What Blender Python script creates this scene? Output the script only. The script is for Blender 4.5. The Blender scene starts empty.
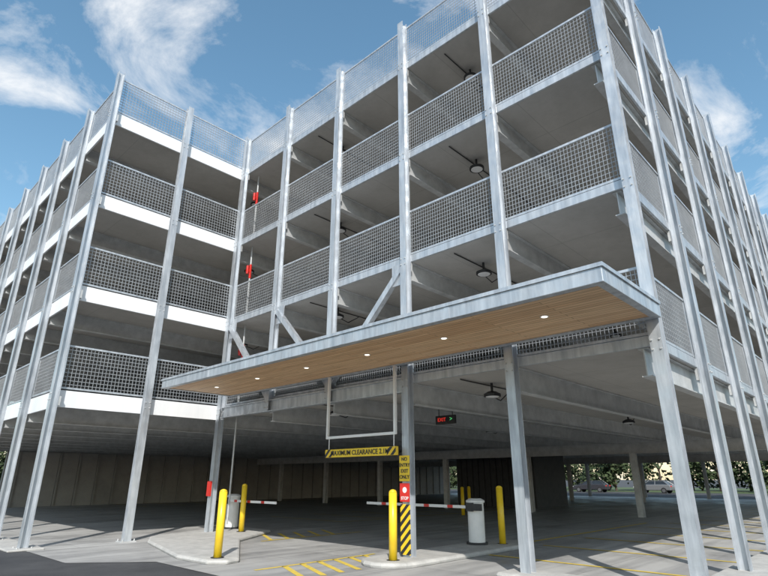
import bpy, math, random
from mathutils import Vector, Matrix
random.seed(7)
S=bpy.context.scene
S.view_settings.view_transform='Standard'; S.view_settings.look='None'; S.view_settings.exposure=0

# ------------------------------------------------------------------ materials
def nn(nt,t,**k):
    n=nt.nodes.new(t)
    for a,b in k.items(): setattr(n,a,b)
    return n
def mat(name,c1,c2=None,rough=.6,metal=0,scale=3,detail=6,bump=0,bscale=None,rough2=None,emit=None,streak=False,spec=.5):
    m=bpy.data.materials.new(name); m.use_nodes=True; nt=m.node_tree; L=nt.links
    b=nt.nodes['Principled BSDF']
    if c2 is None: c2=tuple(x*.8 for x in c1)
    tc=nn(nt,'ShaderNodeTexCoord'); mp=nn(nt,'ShaderNodeMapping'); L.new(tc.outputs['Object'],mp.inputs[0])
    if streak: mp.inputs['Scale'].default_value=(1,1,.12)
    no=nn(nt,'ShaderNodeTexNoise'); no.inputs['Scale'].default_value=scale; no.inputs['Detail'].default_value=detail
    no.inputs['Roughness'].default_value=.65
    L.new(mp.outputs[0],no.inputs['Vector'])
    r=nn(nt,'ShaderNodeValToRGB'); r.color_ramp.elements[0].position=.33; r.color_ramp.elements[1].position=.68
    r.color_ramp.elements[0].color=(*c1,1); r.color_ramp.elements[1].color=(*c2,1)
    L.new(no.outputs['Fac'],r.inputs[0]); L.new(r.outputs[0],b.inputs['Base Color'])
    b.inputs['Roughness'].default_value=rough; b.inputs['Metallic'].default_value=metal
    b.inputs['Specular IOR Level'].default_value=spec
    if rough2 is not None:
        mr=nn(nt,'ShaderNodeMapRange'); mr.inputs[1].default_value=.4; mr.inputs[2].default_value=.6
        mr.inputs[3].default_value=rough; mr.inputs[4].default_value=rough2
        n2=nn(nt,'ShaderNodeTexNoise'); n2.inputs['Scale'].default_value=scale*.6; n2.inputs['Detail'].default_value=4
        L.new(tc.outputs['Object'],n2.inputs['Vector']); L.new(n2.outputs['Fac'],mr.inputs[0]); L.new(mr.outputs[0],b.inputs['Roughness'])
    if bump:
        n3=nn(nt,'ShaderNodeTexNoise'); n3.inputs['Scale'].default_value=bscale or scale*8; n3.inputs['Detail'].default_value=5
        L.new(tc.outputs['Object'],n3.inputs['Vector'])
        bp=nn(nt,'ShaderNodeBump'); bp.inputs['Strength'].default_value=bump; bp.inputs['Distance'].default_value=.02
        L.new(n3.outputs['Fac'],bp.inputs['Height']); L.new(bp.outputs[0],b.inputs['Normal'])
    if emit:
        b.inputs['Emission Color'].default_value=(*emit[:3],1); b.inputs['Emission Strength'].default_value=emit[3]
    return m
GALV=mat('galvanised_steel',(.38,.41,.445),(.62,.65,.68),rough=.4,metal=.6,scale=7,streak=True,bump=.04,rough2=.56)
GALVB=mat('galvanised_beam',(.44,.45,.45),(.6,.61,.61),rough=.5,metal=.35,scale=3,streak=False,rough2=.65)
MESH=mat('mesh_steel',(.32,.33,.345),(.42,.435,.45),rough=.45,metal=.5,scale=2)
WHITEF=mat('white_fascia',(.7,.72,.74),(.82,.83,.84),rough=.45,scale=1.5,streak=True)
ASPH=mat('asphalt',(.04,.041,.045),(.085,.085,.088),rough=.92,scale=.5,detail=12,bump=.5,bscale=60,rough2=.75,spec=.3)
YEL=mat('yellow_paint',(.75,.5,.02),(.85,.6,.03),rough=.35,scale=4)
YELP=mat('yellow_road_paint',(.5,.4,.1),(.8,.56,.06),rough=.7,scale=7)
BLK=mat('black_paint',(.02,.02,.02),(.03,.03,.03),rough=.4)
RED=mat('red_paint',(.5,.02,.015),(.6,.03,.02),rough=.35)
WHT=mat('white_enamel',(.72,.72,.7),(.8,.8,.79),rough=.35)
DARK=mat('dark_metal',(.03,.032,.035),(.05,.05,.052),rough=.5,metal=.3)
PCONC=mat('kerb_concrete',(.36,.355,.34),(.5,.49,.465),rough=.85,scale=3.5,detail=10,bump=.3,bscale=40)
LENS=mat('lamp_lens',(.8,.8,.8),rough=.4)
DOWN=mat('downlight_glow',(.9,.9,.85),rough=.4,emit=(1,.93,.8,2.2))
GLASS=mat('car_glass',(.02,.025,.03),(.03,.035,.04),rough=.08)
RUB=mat('rubber',(.02,.02,.02),rough=.8)
RIM=mat('rim_alloy',(.4,.4,.42),rough=.3,metal=.8)

def floor_mat(name,c1,c2,c3,bw,bh,mort=.008,rough=.75,rough2=.25,bump=.2,jc=.5,c2m=.9,lanes=False):
    m=bpy.data.materials.new(name); m.use_nodes=True; nt=m.node_tree; L=nt.links; b=nt.nodes['Principled BSDF']
    tc=nn(nt,'ShaderNodeTexCoord')
    br=nn(nt,'ShaderNodeTexBrick'); br.inputs['Scale'].default_value=1; br.offset=0
    br.inputs['Brick Width'].default_value=bw; br.inputs['Row Height'].default_value=bh
    br.inputs['Mortar Size'].default_value=mort; br.inputs['Mortar Smooth'].default_value=.3
    br.inputs['Color1'].default_value=(1,1,1,1); br.inputs['Color2'].default_value=(c2m,c2m,c2m,1); br.inputs['Mortar'].default_value=(jc,jc,jc,1)
    L.new(tc.outputs['Object'],br.inputs['Vector'])
    no=nn(nt,'ShaderNodeTexNoise'); no.inputs['Scale'].default_value=.45; no.inputs['Detail'].default_value=12; no.inputs['Roughness'].default_value=.75
    L.new(tc.outputs['Object'],no.inputs['Vector'])
    r=nn(nt,'ShaderNodeValToRGB'); e=r.color_ramp.elements
    e[0].position=.32; e[0].color=(*c1,1); e[1].position=.7; e[1].color=(*c3,1); k=e.new(.5); k.color=(*c2,1)
    L.new(no.outputs['Fac'],r.inputs[0])
    mx=nn(nt,'ShaderNodeMix',data_type='RGBA',blend_type='MULTIPLY'); mx.inputs[0].default_value=1
    L.new(r.outputs[0],mx.inputs[6]); L.new(br.outputs['Color'],mx.inputs[7])
    out=mx.outputs[2]
    if lanes:
        mp=nn(nt,'ShaderNodeMapping'); mp.inputs['Scale'].default_value=(.08,1.3,1); L.new(tc.outputs['Object'],mp.inputs[0])
        n4=nn(nt,'ShaderNodeTexNoise'); n4.inputs['Scale'].default_value=1.6; n4.inputs['Detail'].default_value=5; L.new(mp.outputs[0],n4.inputs['Vector'])
        r4=nn(nt,'ShaderNodeValToRGB'); r4.color_ramp.elements[0].position=.38; r4.color_ramp.elements[0].color=(.74,.74,.75,1); r4.color_ramp.elements[1].position=.55; r4.color_ramp.elements[1].color=(1,1,1,1)
        L.new(n4.outputs['Fac'],r4.inputs[0])
        m4=nn(nt,'ShaderNodeMix',data_type='RGBA',blend_type='MULTIPLY'); m4.inputs[0].default_value=1
        L.new(out,m4.inputs[6]); L.new(r4.outputs[0],m4.inputs[7]); out=m4.outputs[2]
    L.new(out,b.inputs['Base Color'])
    mr=nn(nt,'ShaderNodeMapRange'); mr.inputs[1].default_value=.42; mr.inputs[2].default_value=.56
    mr.inputs[3].default_value=rough2; mr.inputs[4].default_value=rough
    L.new(no.outputs['Fac'],mr.inputs[0]); L.new(mr.outputs[0],b.inputs['Roughness'])
    n3=nn(nt,'ShaderNodeTexNoise'); n3.inputs['Scale'].default_value=45; n3.inputs['Detail'].default_value=4
    L.new(tc.outputs['Object'],n3.inputs['Vector'])
    bp=nn(nt,'ShaderNodeBump'); bp.inputs['Strength'].default_value=bump; bp.inputs['Distance'].default_value=.01
    L.new(n3.outputs['Fac'],bp.inputs['Height']); L.new(bp.outputs[0],b.inputs['Normal'])
    return m
FLOOR=floor_mat('garage_floor_concrete',(.34,.335,.325),(.42,.415,.4),(.48,.475,.46),5.58,5.0,rough=.7,rough2=.38,bump=.1,lanes=True)
APRON=floor_mat('apron_concrete',(.27,.268,.26),(.35,.345,.335),(.42,.415,.4),4.0,4.0,rough=.8,rough2=.55,lanes=True)
SOFF=floor_mat('deck_soffit',(.36,.345,.32),(.43,.415,.39),(.51,.495,.465),5.58,2.4,mort=.01,rough=.85,rough2=.8,jc=.75,c2m=.95)
WALL=floor_mat('precast_wall',(.28,.275,.265),(.36,.355,.34),(.43,.42,.4),1.2,30,mort=.02,rough=.9,rough2=.85)
WOOD=bpy.data.materials.new('timber_soffit'); WOOD.use_nodes=True
nt=WOOD.node_tree; L=nt.links; b=nt.nodes['Principled BSDF']
tc=nn(nt,'ShaderNodeTexCoord'); mp=nn(nt,'ShaderNodeMapping'); mp.inputs['Rotation'].default_value=(0,0,math.pi/2); L.new(tc.outputs['Object'],mp.inputs[0])
br=nn(nt,'ShaderNodeTexBrick'); br.inputs['Scale'].default_value=1; br.inputs['Brick Width'].default_value=2.4; br.inputs['Row Height'].default_value=.11
br.inputs['Mortar Size'].default_value=.006; br.inputs['Color1'].default_value=(.9,.62,.36,1); br.inputs['Color2'].default_value=(.72,.44,.23,1); br.inputs['Mortar'].default_value=(.32,.18,.09,1)
L.new(mp.outputs[0],br.inputs['Vector'])
m2=nn(nt,'ShaderNodeMapping'); m2.inputs['Scale'].default_value=(.8,14,14); L.new(mp.outputs[0],m2.inputs[0])
no=nn(nt,'ShaderNodeTexNoise'); no.inputs['Scale'].default_value=2; no.inputs['Detail'].default_value=8; L.new(m2.outputs[0],no.inputs['Vector'])
r=nn(nt,'ShaderNodeValToRGB'); r.color_ramp.elements[0].color=(.7,.68,.66,1); r.color_ramp.elements[1].color=(1.06,1.05,1.03,1); r.color_ramp.elements[0].position=.3; r.color_ramp.elements[1].position=.7
L.new(no.outputs['Fac'],r.inputs[0])
mx=nn(nt,'ShaderNodeMix',data_type='RGBA',blend_type='MULTIPLY'); mx.inputs[0].default_value=1
L.new(br.outputs['Color'],mx.inputs[6]); L.new(r.outputs[0],mx.inputs[7]); L.new(mx.outputs[2],b.inputs['Base Color']); b.inputs['Roughness'].default_value=.5
CHEV=bpy.data.materials.new('black_yellow_stripes'); CHEV.use_nodes=True
nt=CHEV.node_tree; L=nt.links; b=nt.nodes['Principled BSDF']
tc=nn(nt,'ShaderNodeTexCoord'); sp=nn(nt,'ShaderNodeSeparateXYZ'); L.new(tc.outputs['Object'],sp.inputs[0])
ad=nn(nt,'ShaderNodeMath',operation='ADD'); L.new(sp.outputs[1],ad.inputs[0]); L.new(sp.outputs[2],ad.inputs[1])
mu=nn(nt,'ShaderNodeMath',operation='MULTIPLY'); mu.inputs[1].default_value=5.2; L.new(ad.outputs[0],mu.inputs[0])
fr=nn(nt,'ShaderNodeMath',operation='FRACT'); L.new(mu.outputs[0],fr.inputs[0])
gt=nn(nt,'ShaderNodeMath',operation='GREATER_THAN'); gt.inputs[1].default_value=.5; L.new(fr.outputs[0],gt.inputs[0])
mx=nn(nt,'ShaderNodeMix',data_type='RGBA'); mx.inputs[6].default_value=(.02,.02,.02,1); mx.inputs[7].default_value=(.8,.52,.02,1)
L.new(gt.outputs[0],mx.inputs[0]); L.new(mx.outputs[2],b.inputs['Base Color']); b.inputs['Roughness'].default_value=.4

# ------------------------------------------------------------------ mesh helpers
class MB:
    def __init__(s): s.v=[]; s.f=[]
    def hexa(s,P):
        n=len(s.v); s.v+=[tuple(p) for p in P]
        for q in ((0,3,2,1),(4,5,6,7),(0,1,5,4),(1,2,6,5),(2,3,7,6),(3,0,4,7)): s.f.append(tuple(n+i for i in q))
    def box(s,x0,x1,y0,y1,z0,z1):
        s.hexa([(x0,y0,z0),(x1,y0,z0),(x1,y1,z0),(x0,y1,z0),(x0,y0,z1),(x1,y0,z1),(x1,y1,z1),(x0,y1,z1)])
    def bar(s,p0,p1,w,h,up=(0,0,1)):
        p0=Vector(p0);p1=Vector(p1);d=(p1-p0).normalized();u=Vector(up)
        if abs(d.dot(u))>.99:u=Vector((1,0,0))
        r=d.cross(u).normalized()*w/2;u=r.cross(d).normalized()*h/2
        s.hexa([p0-r-u,p0+r-u,p0+r+u,p0-r+u,p1-r-u,p1+r-u,p1+r+u,p1-r+u])
    def cyl(s,p0,p1,r,n=12,r1=None):
        p0=Vector(p0);p1=Vector(p1);d=(p1-p0).normalized();u=Vector((0,0,1)) if abs(d.z)<.9 else Vector((1,0,0))
        a=d.cross(u).normalized();c=d.cross(a);k=len(s.v);r1=r if r1 is None else r1
        for p,rr in((p0,r),(p1,r1)):
            for i in range(n):
                t=2*math.pi*i/n; s.v.append(tuple(p+a*rr*math.cos(t)+c*rr*math.sin(t)))
        for i in range(n):
            j=(i+1)%n; s.f.append((k+i,k+n+i,k+n+j,k+j))
        s.f.append(tuple(k+i for i in range(n))); s.f.append(tuple(k+n+i for i in reversed(range(n))))
    def ivert(s,x,y,z0,z1,w,d,axis):
        t=.018
        if axis=='x':
            s.box(x-d/2,x-d/2+t,y-w/2,y+w/2,z0,z1); s.box(x+d/2-t,x+d/2,y-w/2,y+w/2,z0,z1); s.box(x-d/2+t,x+d/2-t,y-.008,y+.008,z0,z1)
        else:
            s.box(x-w/2,x+w/2,y-d/2,y-d/2+t,z0,z1); s.box(x-w/2,x+w/2,y+d/2-t,y+d/2,z0,z1); s.box(x-.008,x+.008,y-d/2+t,y+d/2-t,z0,z1)
    def ibeamx(s,x0,x1,y,zt,d=.5,w=.2):
        s.box(x0,x1,y-w/2,y+w/2,zt-.022,zt); s.box(x0,x1,y-w/2,y+w/2,zt-d,zt-d+.022); s.box(x0,x1,y-.01,y+.01,zt-d+.022,zt-.022)
    def ibeamy(s,y0,y1,x,zt,d=.5,w=.2):
        s.box(x-w/2,x+w/2,y0,y1,zt-.022,zt); s.box(x-w/2,x+w/2,y0,y1,zt-d,zt-d+.022); s.box(x-.01,x+.01,y0,y1,zt-d+.022,zt-.022)
    def prism(s,poly,z0,z1):
        k=len(s.v);n=len(poly)
        s.v+=[(x,y,z0) for x,y in poly]+[(x,y,z1) for x,y in poly]
        s.f.append(tuple(k+i for i in reversed(range(n)))); s.f.append(tuple(k+n+i for i in range(n)))
        for i in range(n):
            j=(i+1)%n; s.f.append((k+i,k+j,k+n+j,k+n+i))
    def obj(s,name,m,parent=None,bevel=0,smooth=False,loc=None):
        me=bpy.data.meshes.new(name); me.from_pydata(s.v,[],s.f); me.materials.append(m); me.update()
        o=bpy.data.objects.new(name,me); S.collection.objects.link(o)
        if parent: o.parent=parent
        if bevel:
            bv=o.modifiers.new('b','BEVEL'); bv.width=bevel; bv.segments=2; bv.limit_method='ANGLE'
        if smooth:
            for p in me.polygons: p.use_smooth=True
        return o
def empty(name,loc=(0,0,0),rz=0):
    e=bpy.data.objects.new(name,None); S.collection.objects.link(e); e.location=loc; e.rotation_euler=(0,0,rz); e.empty_display_size=.3; return e
def text(s,size,loc,parent,m,name='lettering',rot=(math.pi/2,0,-math.pi/2),bold=0):
    c=bpy.data.curves.new(name,'FONT'); c.body=s; c.size=size; c.align_x='CENTER'; c.align_y='CENTER'; c.extrude=.002; c.offset=bold
    o=bpy.data.objects.new(name,c); S.collection.objects.link(o); o.location=loc; o.rotation_euler=rot; c.materials.append(m); o.parent=parent
    return o

# ------------------------------------------------------------------ dimensions
B=2.79
XM=9.46; YR=2.64; YS=YR+5*B; XL=4.40; SB=(XM-XL)/2
NX=17; NY=9
XMAX=XM+NX*B; YMAX=YS+NY*B
LV=[3.97,7.06,10.15,13.25]
TOP=14.63
g=empty('parking_garage')

posts=MB(); plates=MB(); bolts=MB()
def post(x,y,axis,z0=0.0,z1=TOP+.12):
    posts.ivert(x,y,z0,z1,.2,.2,axis)
    if z0<1:
        plates.box(x-.2,x+.2,y-.2,y+.2,z0,z0+.03)
        for a in (-.16,.16):
            for b_ in (-.16,.16): bolts.cyl((x+a,y+b_,z0+.03),(x+a,y+b_,z0+.08),.018,6)
    for z in LV:
        for zz in (z-.27,z-.11):
            for s in (-.065,.065):
                if axis=='x': bolts.cyl((x-.1,y+s,zz),(x-.122,y+s,zz),.017,6)
                else: bolts.cyl((x+s,y-.1,zz),(x+s,y-.122,zz),.017,6)
        if axis=='x': plates.box(x+.101,x+.16,y-.09,y+.09,z-.42,z-.17)
        else: plates.box(x-.09,x+.09,y+.101,y+.16,z-.42,z-.17)
CAN_Z=4.22
for k in range(6):
    y=YR+k*B
    z0=0.0 if k in (0,1,2,5) else CAN_Z-.6
    post(XM,y,'x',z0)
post(XL+SB,YS,'y'); post(XL,YS,'x')
for k in range(1,NY+1): post(XL,YS+k*B,'x')
for k in range(1,NX+1): post(XM+k*B,YR,'y')
posts.obj('facade_posts',GALV,g); plates.obj('connection_plates',GALVB,g); bolts.obj('bolts',GALVB,g)

decks=MB(); fasc=MB(); fascw=MB(); beams=MB()
for z in LV:
    decks.prism([(XM+.16,YR+.16),(XMAX-.16,YR+.16),(XMAX-.16,YMAX-.16),(XL+.16,YMAX-.16),(XL+.16,YS+.16),(XM+.16,YS+.16)],z-.16,z)
    fasc.box(XM+.102,XM+.155,YR+.102,YS+.1,z-.165,z+.02)
    fasc.box(XM+.16,XMAX,YR+.102,YR+.155,z-.165,z+.02)
    fasc.box(XMAX-.155,XMAX-.1,YR+.16,YMAX,z-.2,z+.04)
    fascw.box(XL+.102,XM+.1,YS+.102,YS+.155,z-.44,z+.02)
    fascw.box(XL+.102,XL+.155,YS+.16,YMAX,z-.44,z+.02)
    fasc.box(XL+.16,XMAX-.16,YMAX-.155,YMAX-.1,z-.3,z+.04)
    for k in range(0,6+NY):
        y=YR+k*B
        if abs(y-YR)<.1: y=YR+.3
        x0=XM+.17 if y<YS+.1 else XL+.17
        if abs(y-YS)<.1: y+=.3
        if y>YMAX-.2: y-=.3
        beams.ibeamx(x0,XMAX-.2,y,z-.163,.5,.18)
    for x in (27.4,44.1):
        beams.ibeamy(YR+.45,YMAX-.45,x,z-.67,.5,.24)
decks.obj('deck_slabs',SOFF,g); fasc.obj('deck_edge_angles',GALV,g,bevel=.006); fascw.obj('white_edge_fascia',WHITEF,g,bevel=.006); beams.obj('floor_beams',GALVB,g)

cols=MB()
for x in (27.4,44.1):
    y=4.05
    while y<YMAX-1:
        cols.ivert(x,y,0,LV[0]-1.175,.26,.26,'x')
        for i in range(3): cols.ivert(x,y,LV[i],LV[i+1]-1.175,.26,.26,'x')
        y+=B*2
for k in range(0,NY+6,2): cols.ivert(XMAX-.3,YR+.4+k*B*.97,0,TOP,.26,.26,'x')
cols.obj('interior_columns',GALVB,g)

mesh=MB(); frames=MB()
def panel(p,q,z0,z1,off,kind=0):
    p=Vector((p[0]+off[0],p[1]+off[1],0)); q=Vector((q[0]+off[0],q[1]+off[1],0)); d=(q-p); L_=d.length; d/=L_
    p=p+d*.06; q=q-d*.06; L_-=.12
    up=Vector((0,0,1))
    for z in (z0,z1): frames.bar(p+up*z,q+up*z,.04,.05)
    for e in (p,q): frames.bar(e+up*(z0+.025),e+up*(z1-.025),.04,.04,up=d)
    pv,ph,t=((.075,.1,.0095),(.15,.15,.02),(.1,.1,.0125))[kind]
    n=int(L_/pv)
    for i in range(1,n):
        c=p+d*(L_*i/n); mesh.bar(c+up*z0,c+up*z1,t,t,up=d)
    m=int((z1-z0)/ph)
    nrm=Vector((off[0],off[1],0)).normalized()*(t+.001)
    for i in range(1,m):
        z=z0+(z1-z0)*i/m; mesh.bar(p+up*z+nrm,q+up*z+nrm,t,t*1.3)
for i,z in enumerate(LV):
    z0=z+.06; z1=z+1.28 if i<3 else TOP
    for k in range(5): panel((XM,YR+k*B),(XM,YR+(k+1)*B),z0,z1,(.13,0))
    for k in range(2): panel((XL+k*SB,YS),(XL+(k+1)*SB,YS),z0+.03,z1,(0,.13),2)
    for k in range(NY): panel((XL,YS+k*B),(XL,YS+(k+1)*B),z0+.03,z1,(.13,0),1 if k>2 else 2)
    for k in range(NX): panel((XM+k*B,YR),(XM+(k+1)*B,YR),z0,z1,(0,.13),1 if k>3 else 0)
mesh.obj('guard_mesh',MESH,g); frames.obj('guard_frames',GALV,g)

br_=MB()
zt=6.75; zb=4.05
def brace(y0,za,y1,zb_): br_.bar((XM,y0,za),(XM,y1,zb_),.15,.15,up=(1,0,0))
brace(YR+2*B+.1,zt,YR+3*B,zb); brace(YR+4*B-.1,zt,YR+3*B,zb); brace(YR+5*B-.1,zt,YR+4*B+.1,zb)
for y,s in ((YR+2*B,1),(YR+4*B,-1),(YR+5*B,-1)):
    br_.box(XM-.02,XM+.02,min(y+s*.1,y+s*.45),max(y+s*.1,y+s*.45),zt-.45,zt+.12)
br_.ibeamy(YR+2*B+.1,YS-.1,XM,3.92,.34,.16)
br_.obj('entrance_braces',GALV,g)

w=MB(); w.box(9,XMAX-2,YMAX-.6,YMAX-.35,0,LV[0]-.67); w.obj('back_wall',WALL,g)
ribs=MB(); x=9.6
while x<XMAX-2: ribs.box(x,x+.12,YMAX-.68,YMAX-.602,0,LV[0]-.67); x+=1.2
ribs.obj('back_wall_pilasters',WALL,g)

lamp=MB(); lens=MB(); cond=MB()
for i,z in enumerate(LV):
    zs=z-.16
    for x in (10.9,19.5,32):
        for k in range(0,7):
            y=YR+1.5*B+k*2*B
            lamp.cyl((x,y,zs),(x,y,zs-.2),.03,8); lamp.cyl((x,y,zs-.2),(x,y,zs-.26),.09,16,.2); lamp.cyl((x,y,zs-.26),(x,y,zs-.32),.2,16)
            lens.cyl((x,y,zs-.321),(x,y,zs-.335),.16,16,.14)
            pts=[(x,y,zs-.1),(x+.25,y+.1,zs-.3),(x+.6,y+.15,zs-.34),(x+1.0,y+.15,zs-.1),(x+1.1,y+.15,zs-.02)]
            for a,c in zip(pts,pts[1:]): cond.cyl(a,c,.014,6)
    cond.cyl((XM+.4,YR+1.5*B+.15,zs-.03),(XMAX-3,YR+1.5*B+.15,zs-.03),.016,8)
    cond.cyl((XM+.4,YR+3.5*B+.15,zs-.03),(XMAX-3,YR+3.5*B+.15,zs-.03),.016,8)
lamp.obj('ceiling_lamps',DARK,g); lens.obj('ceiling_lamp_lenses',LENS,g); cond.obj('conduits',DARK,g)

rp=MB(); pp=MB()
pp.cyl((XM+.5,YS-.22,.3),(XM+.5,YS-.22,TOP-1.5),.03,10)
for z in [0.0]+LV[:3]:
    zz=z+1.9 if z else 1.35
    if z: rp.cyl((XM+.38,YS-.22,zz-.1),(XM+.38,YS-.22,zz+.22),.05,12); rp.cyl((XM+.5,YS-.22,zz-.25),(XM+.5,YS-.22,zz+.3),.045,10); rp.box(XM+.33,XM+.5,YS-.25,YS-.19,zz-.02,zz+.08)
    else: rp.box(XM-.16,XM-.102,YS-.1,YS+.1,zz-.2,zz+.25)
rp.obj('fire_valves',RED,g); pp.obj('riser_pipe',GALVB,g)

# ------------------------------------------------------------------ canopy
cn=empty('entrance_canopy')
CX0,CX1,CY0,CY1=6.95,XM-.13,2.48,15.75
c=MB(); f=.14
zt=CAN_Z+.24; zbm=CAN_Z-.02
c.box(CX0,CX0+f,CY0,CY1,zbm,zt); c.box(CX1-f,CX1,CY0,CY1,zbm,zt)
c.box(CX0+f,CX1-f,CY0,CY0+f,zbm,zt); c.box(CX0+f,CX1-f,CY1-f,CY1,zbm,zt)
c.obj('edge_channel',GALV,cn,bevel=.008)
l=MB(); l.box(CX0-.025,CX0-.002,CY0-.025,CY1+.03,zt-.04,zt+.02); l.box(CX0-.002,CX1,CY0-.025,CY0-.002,zt-.04,zt+.02)
for k in range(1,5): l.box(CX0-.006,CX0-.001,CY0+k*2.65-.05,CY0+k*2.65+.05,zbm+.01,zt-.045)
l.obj('drip_edge',GALV,cn)
c=MB(); c.box(CX0+f+.002,CX1-f-.002,CY0+f+.002,CY1-f-.002,CAN_Z,CAN_Z+.04); c.obj('timber_soffit',WOOD,cn)
c=MB(); c.box(CX0+f+.003,CX1-f-.003,CY0+f+.003,CY1-f-.003,CAN_Z+.14,CAN_Z+.2); c.obj('roof_sheet',GALV,cn)
d=MB(); rg=MB()
for k in range(6):
    y=3.9+k*2.1; d.cyl((8.0,y,CAN_Z-.006),(8.0,y,CAN_Z-.012),.05,20); rg.cyl((8.0,y,CAN_Z-.001),(8.0,y,CAN_Z-.006),.075,20)
d.obj('downlights',DOWN,cn); rg.obj('downlight_trims',WHT,cn)

# ------------------------------------------------------------------ ground
gr=MB(); gr.v=[(-900,-900,0),(900,-900,0),(900,900,0),(-900,900,0)]; gr.f=[(0,1,2,3)]
gr.obj('ground',ASPH)
def sheet(name,poly,z,m):
    k=MB(); k.v=[(x,y,z) for x,y in poly]; k.f=[tuple(range(len(poly)))]; return k.obj(name,m)
sheet('garage_floor',[(XM-.3,YR-.2),(XMAX,YR-.2),(XMAX,YMAX),(XL,YMAX),(XL,YS-.5),(XM-.3,YS-.5)],.004,FLOOR)
sheet('entrance_apron_pavement',[(5.8,3.2),(XM-.3,3.2),(XM-.3,YS-.5),(XL,YS-.5),(XL,13.4),(5.8,12.2)],.008,APRON)
def rounded(name,poly,h,m,r=.05):
    k=MB(); k.prism(poly,0.0,h); return k.obj(name,m,bevel=r)
def capsule(x0,x1,y0,y1,n=8):
    r=(y1-y0)/2; cy=(y0+y1)/2; P=[]
    for i in range(n+1):
        t=-math.pi/2+math.pi*i/n; P.append((x1-r+r*math.cos(t),cy+r*math.sin(t)))
    for i in range(n+1):
        t=math.pi/2+math.pi*i/n; P.append((x0+r+r*math.cos(t),cy+r*math.sin(t)))
    return P
rounded('kerb_island',capsule(8.35,14.0,7.65,8.95),.11,PCONC)
rounded('kerb_island',[(7.1,15.6),(6.25,12.2),(6.3,11.0),(6.6,10.7),(6.95,10.8),(9.1,14.2),(11.2,15.7),(11.3,17.6),(9.8,17.6),(7.6,16.6)],.1,PCONC)
rounded('kerb_strip',[(4.0,YS-.35),(4.8,YS-.35),(4.8,YMAX),(4.0,YMAX)],.05,PCONC,.02)
rounded('kerb_strip',[(9.9,YR-.55),(XMAX,YR-.55),(XMAX,YR+.35),(9.9,YR+.35)],.12,PCONC)
rounded('kerb_strip',[(8.9,YR-.55),(9.85,YR-.55),(9.85,5.9),(9.1,5.9)],.1,PCONC)
mk=MB()
def line(p,q,w,z=.012):
    p=Vector((*p,0));q=Vector((*q,0));d=(q-p).normalized();n=Vector((-d.y,d.x,0))*w/2;k=len(mk.v)
    mk.v+=[tuple(v+Vector((0,0,z))) for v in (p-n,q-n,q+n,p+n)]; mk.f.append((k,k+1,k+2,k+3))
for k in range(0,17): line((11.6+k*2.6,YR+.5),(11.6+k*2.6,YR+5.0),.12)
for k in range(0,12): line((16+k*2.6,17.5),(16+k*2.6,22.5),.1); line((16+k*2.6,36),(16+k*2.6,40.8),.1)
line((16,17.5),(44.6,17.5),.1)
for k in range(6): line((6.7+k*.45,8.3),(7.3+k*.45,9.7),.12)
line((6.6,9.7),(9.9,9.7),.1)
for k in range(5): line((10.0+k*.6,14.0),(10.7+k*.6,15.4),.12)
line((9.6,13.9),(13.6,13.9),.1)
line((14.2,8.3),(24,8.3),.12)
mk.obj('yellow_floor_markings',YELP)

# ------------------------------------------------------------------ bollards
def bollard(x,y,h,z0=.1,r=.085):
    e=empty('bollard',(x,y,z0)); k=MB()
    k.cyl((0,0,0),(0,0,h-.06),r,24)
    prev=(h-.06,r)
    for i in range(1,5):
        t=i/4*math.pi/2; zz=h-.06+.06*math.sin(t); rr=max(r*math.cos(t),.003); k.cyl((0,0,prev[0]),(0,0,zz),prev[1],24,rr); prev=(zz,rr)
    o=k.obj('post_sleeve',YEL,e); 
    for p in o.data.polygons:
        if len(p.vertices)==4:p.use_smooth=True
    q=MB(); q.cyl((0,0,-.0),(0,0,.012),.14,20); q.obj('base_plate',DARK,e)
bollard(6.62,11.14,1.36); bollard(8.87,8.16,1.36); bollard(12.95,8.1,1.4); bollard(10.2,15.9,1.42)
bollard(23,16.5,1.3,0.0); bollard(25,17.5,1.3,0.0)

def gate(x,y,armlen,dirn,z0=.11):
    e=empty('barrier_gate',(x,y,z0))
    k=MB(); k.cyl((0,0,.05),(0,0,.98),.21,28); k.cyl((0,0,.98),(0,0,1.03),.24,28); k.cyl((0,0,1.03),(0,0,1.08),.24,28,.15)
    k.obj('cabinet',WHT,e,bevel=.006)
    k=MB(); k.cyl((0,0,0),(0,0,.05),.27,28); k.obj('plinth',DARK,e)
    k=MB(); k.box(-.3,-.22,-.09,.09,.78,.98); k.cyl((-.22,0,.88),(-.19,0,.88),.07,16); k.obj('arm_hub',DARK,e)
    a=MB(); rr=MB(); n=int(armlen/.38)
    for i in range(n):
        y0=dirn*(.12+armlen*i/n); y1=dirn*(.12+armlen*(i+1)/n)
        if i%2==1:
            ym=y0+(y1-y0)*.45
            rr.box(-.28,-.24,min(y0,ym),max(y0,ym),.845,.915); a.box(-.28,-.24,min(ym,y1),max(ym,y1),.845,.915)
        else: a.box(-.28,-.24,min(y0,y1),max(y0,y1),.845,.915)
    a.obj('arm',WHT,e); rr.obj('arm_reflectors',RED,e)
    k=MB(); k.box(-.3,-.22,min(-dirn*.35,-dirn*.092),max(-dirn*.35,-dirn*.092),.8,.96); k.obj('counterweight',DARK,e)
gate(12.4,8.5,3.6,1); gate(10.6,17.15,2.7,-1,.1)

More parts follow.
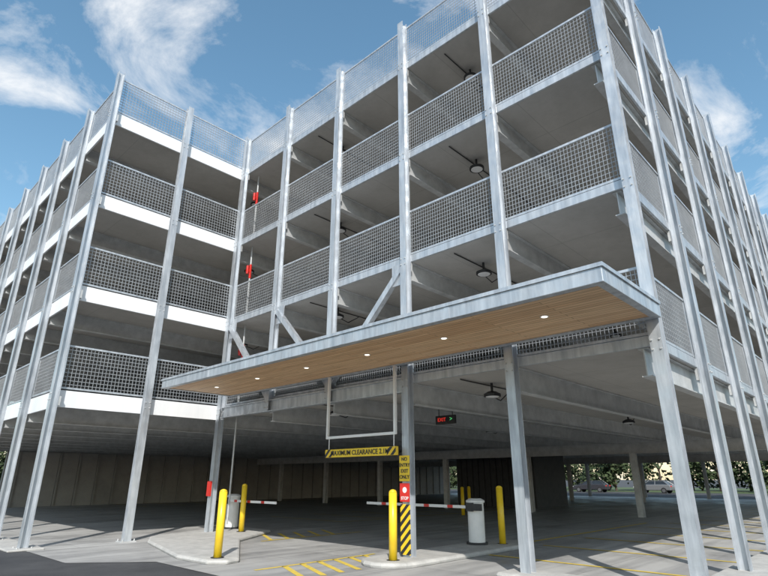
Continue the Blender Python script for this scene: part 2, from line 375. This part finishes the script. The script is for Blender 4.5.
cb=empty('clearance_bar'); xb=9.2
k=MB(); k.box(xb-.04,xb+.04,8.32,10.75,2.17,2.36); k.obj('bar',YEL,cb,bevel=.01)
k=MB(); k.box(xb-.045,xb-.041,10.45,10.74,2.175,2.355); k.box(xb-.045,xb-.041,8.33,8.6,2.175,2.355); k.obj('striped_ends',CHEV,cb)
k=MB()
for y in (8.42,10.65): k.cyl((xb,y,2.36),(xb,y,2.62),.012,8)
k.bar((xb,8.35,2.65),(xb,10.75,2.65),.06,.06); k.bar((xb,10.72,2.68),(xb,10.72,CAN_Z-.02),.06,.06); k.bar((xb,8.38,2.68),(xb,8.38,CAN_Z-.02),.06,.06)
k.obj('hanger_frame',WHT,cb)
text('MAXIMUM CLEARANCE 2.1M',.155,(xb-.048,9.53,2.262),cb,BLK,bold=.002)
ps=empty('warning_sign'); xs=XM-.135; yc=YR+2*B
k=MB(); k.box(xs-.006,xs,yc-.15,yc+.15,1.62,2.16); k.obj('yellow_board',YEL,ps)
for i,t in enumerate(('NO','ENTRY','EXIT','ONLY')): text(t,.105,(xs-.009,yc,2.08-i*.125),ps,BLK,bold=.003)
ps=empty('stop_sign_board')
k=MB(); k.box(xs-.006,xs,yc-.14,yc+.14,1.2,1.58); k.obj('red_board',RED,ps)
k=MB(); k.cyl((xs-.006,yc,1.44),(xs-.009,yc,1.44),.06,20); k.obj('white_disc',WHT,ps); text('STOP',.09,(xs-.009,yc,1.27),ps,WHT,bold=.002)
ps=empty('striped_post_guard'); k=MB(); k.box(xs-.006,xs+.02,yc-.13,yc+.13,.16,1.15); k.obj('striped_board',CHEV,ps)
es=empty('exit_sign',(13.0,9.8,0)); k=MB(); k.box(-.04,.04,-.36,.36,3.2,3.45); k.obj('housing',BLK,es,bevel=.01)
k=MB(); k.cyl((0,-.25,3.45),(0,-.25,3.8),.012,8); k.cyl((0,.25,3.45),(0,.25,3.8),.012,8); k.obj('hangers',DARK,es)
RG=mat('sign_red_glow',(.5,.02,.02),rough=.5,emit=(1,.05,.03,.6)); WG=mat('sign_green_glow',(.3,.8,.4),rough=.5,emit=(.1,1,.25,.4))
text('EXIT',.15,(-.045,.12,3.325),es,RG); text('>',.18,(-.045,-.22,3.33),es,WG)
st=empty('stair_enclosure'); k=MB(); k.box(31,35,16.8,22.6,0.01,LV[0]-.7); k.obj('walls',DARK,st)
k=MB(); y=16.8
while y<22.6: k.box(30.93,30.998,y,y+.06,0.01,LV[0]-.7); y+=.45
k.obj('louvre_ribs',DARK,st)

# ------------------------------------------------------------------ cars
def car(loc,rz,col):
    e=empty('parked_car',loc,rz)
    cm=mat('car_paint',col,tuple(c*.95 for c in col),rough=.25,metal=.3)
    body=MB(); W=.88
    prof=[(-2.2,.35),(-2.25,.75),(-2.1,.98),(-1.3,1.02),(1.0,.98),(2.0,.82),(2.25,.6),(2.22,.33)]
    k=len(body.v);n=len(prof)
    body.v+=[(x,-W,z) for x,z in prof]+[(x,W,z) for x,z in prof]
    body.f.append(tuple(k+i for i in range(n))); body.f.append(tuple(k+n+i for i in reversed(range(n))))
    for i in range(n): j=(i+1)%n; body.f.append((k+i,k+n+i,k+n+j,k+j))
    body.obj('body',cm,e,bevel=.07,smooth=False)
    q=MB(); q.hexa([(-1.95,-.8,.97),(1.1,-.8,.97),(1.1,.8,.97),(-1.95,.8,.97),(-1.4,-.62,1.42),(.3,-.62,1.42),(.3,.62,1.42),(-1.4,.62,1.42)])
    q.obj('glasshouse',GLASS,e,bevel=.04)
    q=MB(); q.box(-1.4,.32,-.63,.63,1.41,1.47); 
    for s in (-1,1):
        for a,c in (((1.1,.8),(.3,.63)),((-.4,.8),(-.42,.63)),((-1.95,.8),(-1.4,.63))): q.bar((a[0],s*a[1],.98),(c[0],s*c[1],1.43),.06,.06)
    q.obj('roof_and_pillars',cm,e,bevel=.01)
    t=MB(); r_=MB()
    for x in (-1.4,1.4):
        for s in (-1,1):
            t.cyl((x,s*.7,.33),(x,s*.9,.33),.33,24); r_.cyl((x,s*.9,.33),(x,s*.91,.33),.2,16)
    t.obj('tyres',RUB,e); r_.obj('wheels',RIM,e)
    lm=MB(); lm.box(2.2,2.26,-.8,-.5,.62,.76); lm.box(2.2,2.26,.5,.8,.62,.76); lm.obj('headlamps',WHT,e)
    lm=MB(); lm.box(-2.27,-2.22,-.82,-.5,.75,.9); lm.box(-2.27,-2.22,.5,.82,.75,.9); lm.obj('tail_lamps',RED,e)
car((18,58,0),1.2,(.3,.31,.33)); car((14,60,0),1.4,(.2,.12,.06)); 
car((74,24,0),1.5,(.25,.26,.27)); car((74,32,0),1.6,(.06,.06,.07))

# ------------------------------------------------------------------ distant trees
LEAF=mat('foliage',(.022,.038,.014),(.06,.085,.028),rough=.85,scale=.6)
BARK=mat('bark',(.08,.06,.045),rough=.9)
def trees(spots):
    lf=MB(); tr=MB()
    for (x,y,h) in spots:
        tr.cyl((x,y,0),(x,y,h*.5),.18,7,.1)
        for i in range(4):
            a=random.random()*6.28; tr.cyl((x,y,h*.35),(x+math.cos(a)*h*.25,y+math.sin(a)*h*.25,h*.7),.08,5,.03)
        cl=[(x+random.gauss(0,h*.19),y+random.gauss(0,h*.19),h*random.uniform(.12,.92),h*random.uniform(.12,.22)) for _ in range(12)]
        for (cx,cy,cz,r) in cl:
            for _ in range(55):
                v=Vector((random.gauss(0,1),random.gauss(0,1),random.gauss(0,1))).normalized()*r*random.uniform(.5,1.1)
                p=Vector((cx,cy,cz))+v; s=random.uniform(.18,.42)
                if p.z<.2: continue
                a=Vector((random.gauss(0,1),random.gauss(0,1),random.gauss(0,1))).normalized()*s; b_=a.orthogonal().normalized()*s*.7
                k=len(lf.v); lf.v+=[tuple(p-a),tuple(p+b_),tuple(p+a),tuple(p-b_)]; lf.f.append((k,k+1,k+2,k+3))
    e=empty('distant_trees'); lf.obj('crowns',LEAF,e); tr.obj('trunks',BARK,e)
sp=[]
for i in range(44): sp.append((88+random.uniform(-5,8),-30+i*2.4+random.uniform(-1,1),random.uniform(5,9)))
for i in range(34): sp.append((-20+i*2.8+random.uniform(-1,1),88+random.uniform(-4,6),random.uniform(5,9)))
trees(sp)
GRASS=mat('grass',(.04,.07,.02),(.08,.11,.035),rough=.9,scale=.8)
sheet('grass_verge',[(78,-60),(120,-60),(120,110),(78,110)],.01,GRASS)
sheet('grass_verge',[(-60,76),(77,76),(77,120),(-60,120)],.01,GRASS)

# ------------------------------------------------------------------ sun and sky
el=math.radians(38); sv=Vector((-.7,-.71,0)).normalized()
sdir=Vector((sv.x*math.cos(el),sv.y*math.cos(el),math.sin(el)))
sl=bpy.data.lights.new('sun','SUN'); sl.energy=5; sl.angle=math.radians(.5); sl.color=(1,.96,.9)
so=bpy.data.objects.new('sun',sl); S.collection.objects.link(so); so.rotation_euler=sdir.to_track_quat('Z','Y').to_euler(); so.location=(0,-20,40)
W=bpy.data.worlds.new('World'); S.world=W; W.use_nodes=True; nt=W.node_tree; L=nt.links
bg=nt.nodes['Background']; bg.inputs['Strength'].default_value=.15
sky=nn(nt,'ShaderNodeTexSky',sky_type='NISHITA'); sky.sun_disc=False; sky.sun_elevation=el; sky.sun_rotation=math.atan2(sv.x,sv.y)
sky.air_density=1.2; sky.dust_density=.6; sky.ozone_density=1.5
hs=nn(nt,'ShaderNodeHueSaturation'); hs.inputs['Hue'].default_value=.485; hs.inputs['Saturation'].default_value=1.1; hs.inputs['Value'].default_value=1.3; L.new(sky.outputs[0],hs.inputs['Color'])
tc=nn(nt,'ShaderNodeTexCoord'); sx=nn(nt,'ShaderNodeSeparateXYZ'); L.new(tc.outputs['Generated'],sx.inputs[0])
az=nn(nt,'ShaderNodeMath',operation='ADD'); az.inputs[1].default_value=.25; L.new(sx.outputs[2],az.inputs[0])
mz=nn(nt,'ShaderNodeMath',operation='MAXIMUM'); mz.inputs[1].default_value=.1; L.new(az.outputs[0],mz.inputs[0])
dx=nn(nt,'ShaderNodeMath',operation='DIVIDE'); L.new(sx.outputs[0],dx.inputs[0]); L.new(mz.outputs[0],dx.inputs[1])
dy=nn(nt,'ShaderNodeMath',operation='DIVIDE'); L.new(sx.outputs[1],dy.inputs[0]); L.new(mz.outputs[0],dy.inputs[1])
cx=nn(nt,'ShaderNodeCombineXYZ'); L.new(dx.outputs[0],cx.inputs[0]); L.new(dy.outputs[0],cx.inputs[1]); cx.inputs[2].default_value=11.4
no=nn(nt,'ShaderNodeTexNoise'); no.inputs['Scale'].default_value=3.2; no.inputs['Detail'].default_value=12; no.inputs['Roughness'].default_value=.62; no.inputs['Distortion'].default_value=.45
L.new(cx.outputs[0],no.inputs['Vector'])
r=nn(nt,'ShaderNodeValToRGB'); r.color_ramp.elements[0].position=.47; r.color_ramp.elements[1].position=.7
L.new(no.outputs['Fac'],r.inputs[0])
mx=nn(nt,'ShaderNodeMix',data_type='RGBA'); mx.inputs[7].default_value=(6.9,7.0,7.1,1)
L.new(r.outputs[0],mx.inputs[0]); L.new(hs.outputs[0],mx.inputs[6]); L.new(mx.outputs[2],bg.inputs['Color'])

# ------------------------------------------------------------------ camera
cd=bpy.data.cameras.new('camera'); cd.lens=530/768*36; cd.sensor_width=36; cd.clip_end=3000; cd.clip_start=.05
co=bpy.data.objects.new('camera',cd); S.collection.objects.link(co); co.location=(0,0,1.67)
co.rotation_euler=(math.radians(90+19.8),0,math.radians(43.5-90)); S.camera=co
